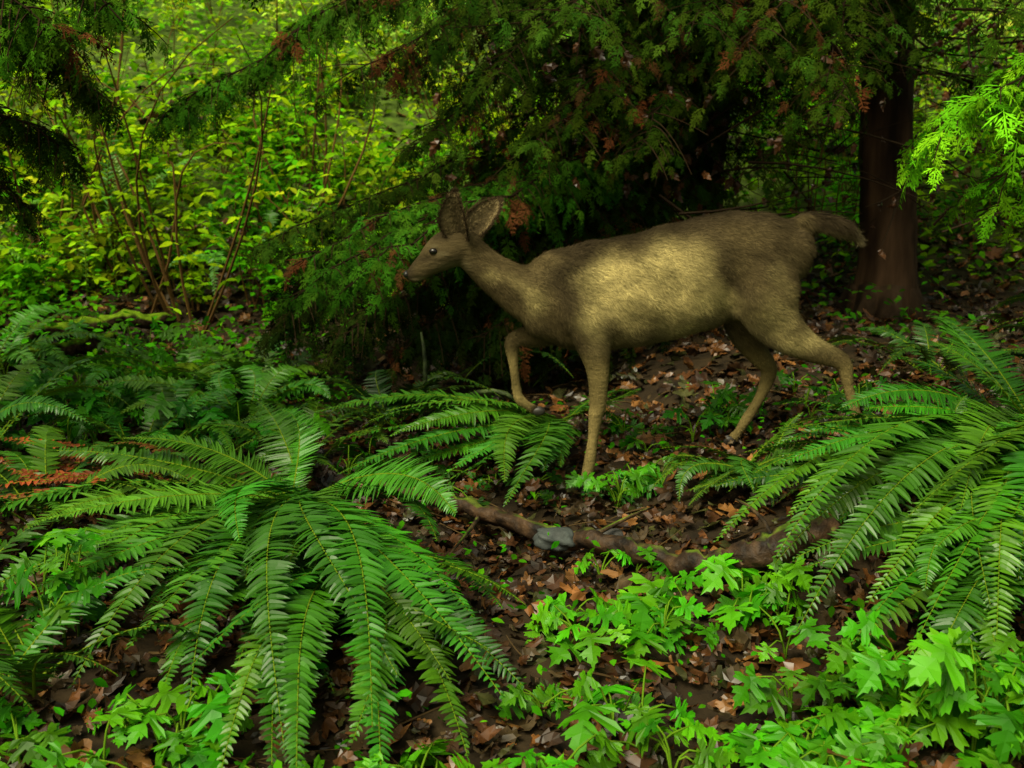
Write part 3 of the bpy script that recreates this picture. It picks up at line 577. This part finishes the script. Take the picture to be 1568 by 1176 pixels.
# face: eye socket hollow, cheek, mouth line
hdw=ss(-.12,-.16,DV[:,0])*sidew
dsp+=hdw*(-.007*G2(DV,-.255,.798,.016,.012)+.004*G2(DV,-.20,.785,.025,.02)-.004*G2(DV,-.315,.712,.025,.004)-.004*G2(DV,-.275,.775,.02,.012))
DV=DV+DN*dsp[:,None];DN=vnorm(DV,DT)
def coat(P,N):
    x,y,z=P[:,0],P[:,1]-Y0,P[:,2]
    wx=x+.03*np.sin(19*z+7*x)+.018*np.sin(41*z+3);wz=z+.02*np.sin(17*x+9*z)+.016*np.sin(37*x)
    G=lambda cx,cz,sx,sz,rot=0: np.exp(-((((wx-cx)*math.cos(rot)+(wz-cz)*math.sin(rot))/sx)**2+((-(wx-cx)*math.sin(rot)+(wz-cz)*math.cos(rot))/sz)**2)**1.4)
    H=lambda cx,cz,sx,sz: np.exp(-((x-cx)/sx)**2-((z-cz)/sz)**2)
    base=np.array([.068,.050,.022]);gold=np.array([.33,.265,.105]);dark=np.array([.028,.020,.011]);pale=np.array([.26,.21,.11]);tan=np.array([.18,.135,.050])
    c=np.tile(base,(len(P),1))
    def mixc(c,t,w): w=np.clip(w,0,1)[:,None];return c*(1-w)+t*w
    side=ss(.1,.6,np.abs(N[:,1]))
    c=mixc(c,gold,(1.0*G(.42,.750,.20,.080,.14)+.65*G(.34,.64,.10,.10)+.6*G(.58,.66,.11,.09)+.5*G(.5,.60,.20,.07))*(.3+.7*side))  # gold flank: light falling on it painted into the coat colour
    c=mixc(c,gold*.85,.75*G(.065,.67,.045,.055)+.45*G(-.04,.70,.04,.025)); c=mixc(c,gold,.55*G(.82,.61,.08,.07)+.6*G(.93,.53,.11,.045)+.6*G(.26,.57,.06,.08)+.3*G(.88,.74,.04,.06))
    leg=ss(.50,.40,z); c=mixc(c,tan,leg*.85)
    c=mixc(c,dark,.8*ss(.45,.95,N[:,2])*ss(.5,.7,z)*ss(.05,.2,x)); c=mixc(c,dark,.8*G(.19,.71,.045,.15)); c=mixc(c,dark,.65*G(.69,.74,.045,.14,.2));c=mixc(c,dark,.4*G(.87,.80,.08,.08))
    c=mixc(c,pale,.35*ss(.2,.9,-N[:,2])*ss(.45,.5,z)*ss(.3,.5,x))
    c=mixc(c,np.array([.095,.070,.032]),.6*ss(-.13,-.18,x))
    c=mixc(c,pale,.45*H(-.30,.708,.03,.010)); c=mixc(c,dark,.75*H(-.235,.852,.05,.022)); c=mixc(c,pale,.4*H(-.19,.752,.05,.02));c=mixc(c,dark,.7*H(-.285,.775,.035,.014));c=mixc(c,pale,.4*H(-.225,.792,.018,.008));c=mixc(c,pale,.3*H(-.25,.817,.018,.006))
    c=mixc(c,np.array([.028,.021,.014]),.75*ss(-.30,-.345,x)*ss(.69,.71,z))
    c=mixc(c,dark,.85*ss(.93,.99,x)*ss(.8,.84,z)*ss(-.8,-.1,N[:,2])); c=mixc(c,pale,.5*ss(1.09,1.13,x)*ss(.78,.8,z))
    c=mixc(c,dark,.9*ss(.045,.03,z)); c=mixc(c,np.array([.02,.015,.01]),.9*ss(.055,.07,x)*ss(.27,.26,z)*ss(.12,.1,x))
    return c
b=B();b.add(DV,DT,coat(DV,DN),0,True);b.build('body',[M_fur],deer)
n=95000
A=DV[DT[:,1]]-DV[DT[:,0]];Bb=DV[DT[:,2]]-DV[DT[:,0]];ar=np.linalg.norm(np.cross(A,Bb),axis=1);pi=rng.choice(len(DT),n,p=ar/ar.sum())
r1=R(0,1,n);r2=R(0,1,n);fl=r1+r2>1;r1[fl]=1-r1[fl];r2[fl]=1-r2[fl]
P=DV[DT[pi,0]]+A[pi]*r1[:,None]+Bb[pi]*r2[:,None];N=nrm(DN[DT[pi,0]])
isleg=ss(.52,.44,P[:,2])[:,None];hd=ss(-.1,-.16,P[:,0])[:,None]
D=np.array([.8,0,-.6])*(1-isleg)*(1-hd)+np.array([.05,0,-1])*isleg+np.array([.85,0,.1])*hd
D=D+rng.normal(size=(n,3))*.32;D=nrm(D-N*(D*N).sum(1)[:,None]);D=nrm(D+N*.28)
L=(.019*(1-hd[:,0])*(1-.55*isleg[:,0])+.006*hd[:,0])*R(.6,1.4,n);L=np.where((P[:,0]>.95)&(P[:,2]>.8),.032,L)
W=nrm(np.cross(D,N))*.0011;P0=P-N*.001
cl=1+.35*np.sin(60*P[:,0]+25*P[:,2]+3*np.sin(40*P[:,2]))*np.sin(45*P[:,2]-20*P[:,0])
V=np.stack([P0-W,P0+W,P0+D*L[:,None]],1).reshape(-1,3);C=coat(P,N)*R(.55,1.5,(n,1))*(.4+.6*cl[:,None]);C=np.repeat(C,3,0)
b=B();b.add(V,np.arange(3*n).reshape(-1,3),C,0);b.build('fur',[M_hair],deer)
def ear(base,tip,width,face,name):
    base=np.array(base,float);tip=np.array(tip,float);ax=tip-base;L=np.linalg.norm(ax);ax/=L
    fc=np.array(face,float);fc=nrm(fc-ax*np.dot(fc,ax));sd=np.cross(ax,fc);V=[];C=[];m=13;k=9
    for lay in (0,1):
        for i in range(m):
            u=i/(m-1);w=width*(math.sin(math.pi*min(1,(u*.80+.20)))**.6)*.5
            if i==m-1:w=.004
            for j in range(k):
                s=-1+2*j/(k-1);p=base+ax*u*L+sd*w*s+fc*(w*1.0*(s*s)-(0 if lay==0 else .004)-.012*(1-u))
                V.append(p)
                inn=np.array([.14,.105,.05])*(1-.55*(abs(s)<.4)*(u<.8)) if lay==0 else np.array([.075,.052,.022])
                if abs(s)>.85 or u>.92: inn=np.array([.03,.02,.01])
                C.append(inn)
    V=np.array(V);T=[]
    for lay in (0,1):
        o=lay*m*k
        for i in range(m-1):
            for j in range(k-1):
                q=o+i*k+j;t=[(q,q+1,q+k+1),(q,q+k+1,q+k)]
                T+= t if lay==0 else [x[::-1] for x in t]
    bb=B();bb.add(V,T,np.array(C),0,True)
    n=3200;ii=rng.integers(0,len(V),n);p=V[ii]+rng.normal(size=(n,3))*.003;d=nrm(ax+rng.normal(size=(n,3))*.5);w=nrm(np.cross(d,fc))*.0009
    vv=np.stack([p-w,p+w,p+d*R(.006,.018,n)[:,None]],1).reshape(-1,3);cc=np.repeat(np.array(C)[ii]*R(.6,1.9,(n,1)),3,0);bb.add(vv,np.arange(3*n).reshape(-1,3),cc,0)
    bb.build(name,[M_fur],deer)
ear((-.165,Y0-.035,.842),(-.182,Y0-.070,.990),.100,(-.45,-.85,.1),'ear_left')
ear((-.140,Y0+.03,.838),(-.040,Y0+.085,.955),.092,(-.35,-.9,.2),'ear_right')
def sph(c,r,m,name):
    import bmesh
    bm=bmesh.new();bmesh.ops.create_uvsphere(bm,u_segments=20,v_segments=12,radius=1)
    for v in bm.verts:v.co=Vector((v.co.x*r[0]+c[0],v.co.y*r[1]+c[1],v.co.z*r[2]+c[2]))
    me=bpy.data.meshes.new(name);bm.to_mesh(me);bm.free();me.polygons.foreach_set('use_smooth',[True]*len(me.polygons));me.materials.append(m)
    o=bpy.data.objects.new(name,me);scene.collection.objects.link(o);o.parent=deer
sph((-.254,Y0-.035,.800),(.015,.010,.010),M_eye,'eye_left');sph((-.254,Y0+.035,.800),(.015,.010,.010),M_eye,'eye_right')
sph((-.346,Y0,.722),(.011,.018,.013),M_nose,'nose')
for i,(x,y,z,dx) in enumerate([(.225,-.08,.018,-.012),(1.135,-.08,.172,-.012),(.757,.08,.138,-.012)]):
    for s in (-1,1): sph((x+dx*.5,Y0+y+s*.009,z),(.022,.009,.018),M_hoof,'hoof_%d%s'%(i+1,'ab'[s>0]))
for s in (-1,1): sph((.092,Y0+.08+s*.009,.243),(.022,.009,.015),M_hoof,'hoof_4'+'ab'[s>0])

# ---------------- light, sky, camera ----------------
w=bpy.data.worlds.new('World');scene.world=w;w.use_nodes=True
nt=w.node_tree;bg=nt.nodes['Background'];sky=nt.nodes.new('ShaderNodeTexSky');sky.sky_type='NISHITA';sky.sun_disc=False
sd=nrm(np.array([-.35,-.52,.90]))
sky.sun_elevation=math.asin(sd[2]);sky.sun_rotation=math.atan2(sd[0],sd[1]);sky.air_density=1.0;sky.dust_density=6.0;sky.ozone_density=0.0
tm=nt.nodes.new('ShaderNodeVectorMath');tm.operation='MULTIPLY';tm.inputs[1].default_value=(.95,1.0,.66)  # yellow-green tint added to the sky to imitate canopy-filtered light
nt.links.new(sky.outputs[0],tm.inputs[0]);nt.links.new(tm.outputs[0],bg.inputs[0]);bg.inputs[1].default_value=.15
sl=bpy.data.lights.new('sun','SUN');sl.energy=3.7;sl.angle=math.radians(26);sl.color=(1,.96,.76)
so_=bpy.data.objects.new('sun',sl);scene.collection.objects.link(so_);so_.rotation_euler=Vector(sd).to_track_quat('Z','Y').to_euler();so_.location=(-5,-5,10)
cam=bpy.data.cameras.new('camera');co=bpy.data.objects.new('camera',cam);scene.collection.objects.link(co)
co.location=(0,0,1.1);co.rotation_euler=(math.radians(90-11.7),0,0);cam.sensor_width=36;cam.lens=38.6;cam.clip_end=1000;cam.clip_start=.05
cam.dof.use_dof=True;cam.dof.focus_distance=2.7;cam.dof.aperture_fstop=6.0
scene.camera=co
scene.view_settings.view_transform='Standard';scene.view_settings.look='None';scene.view_settings.exposure=0
print('tris',sum(len(o.data.polygons) for o in scene.objects if o.type=='MESH'))
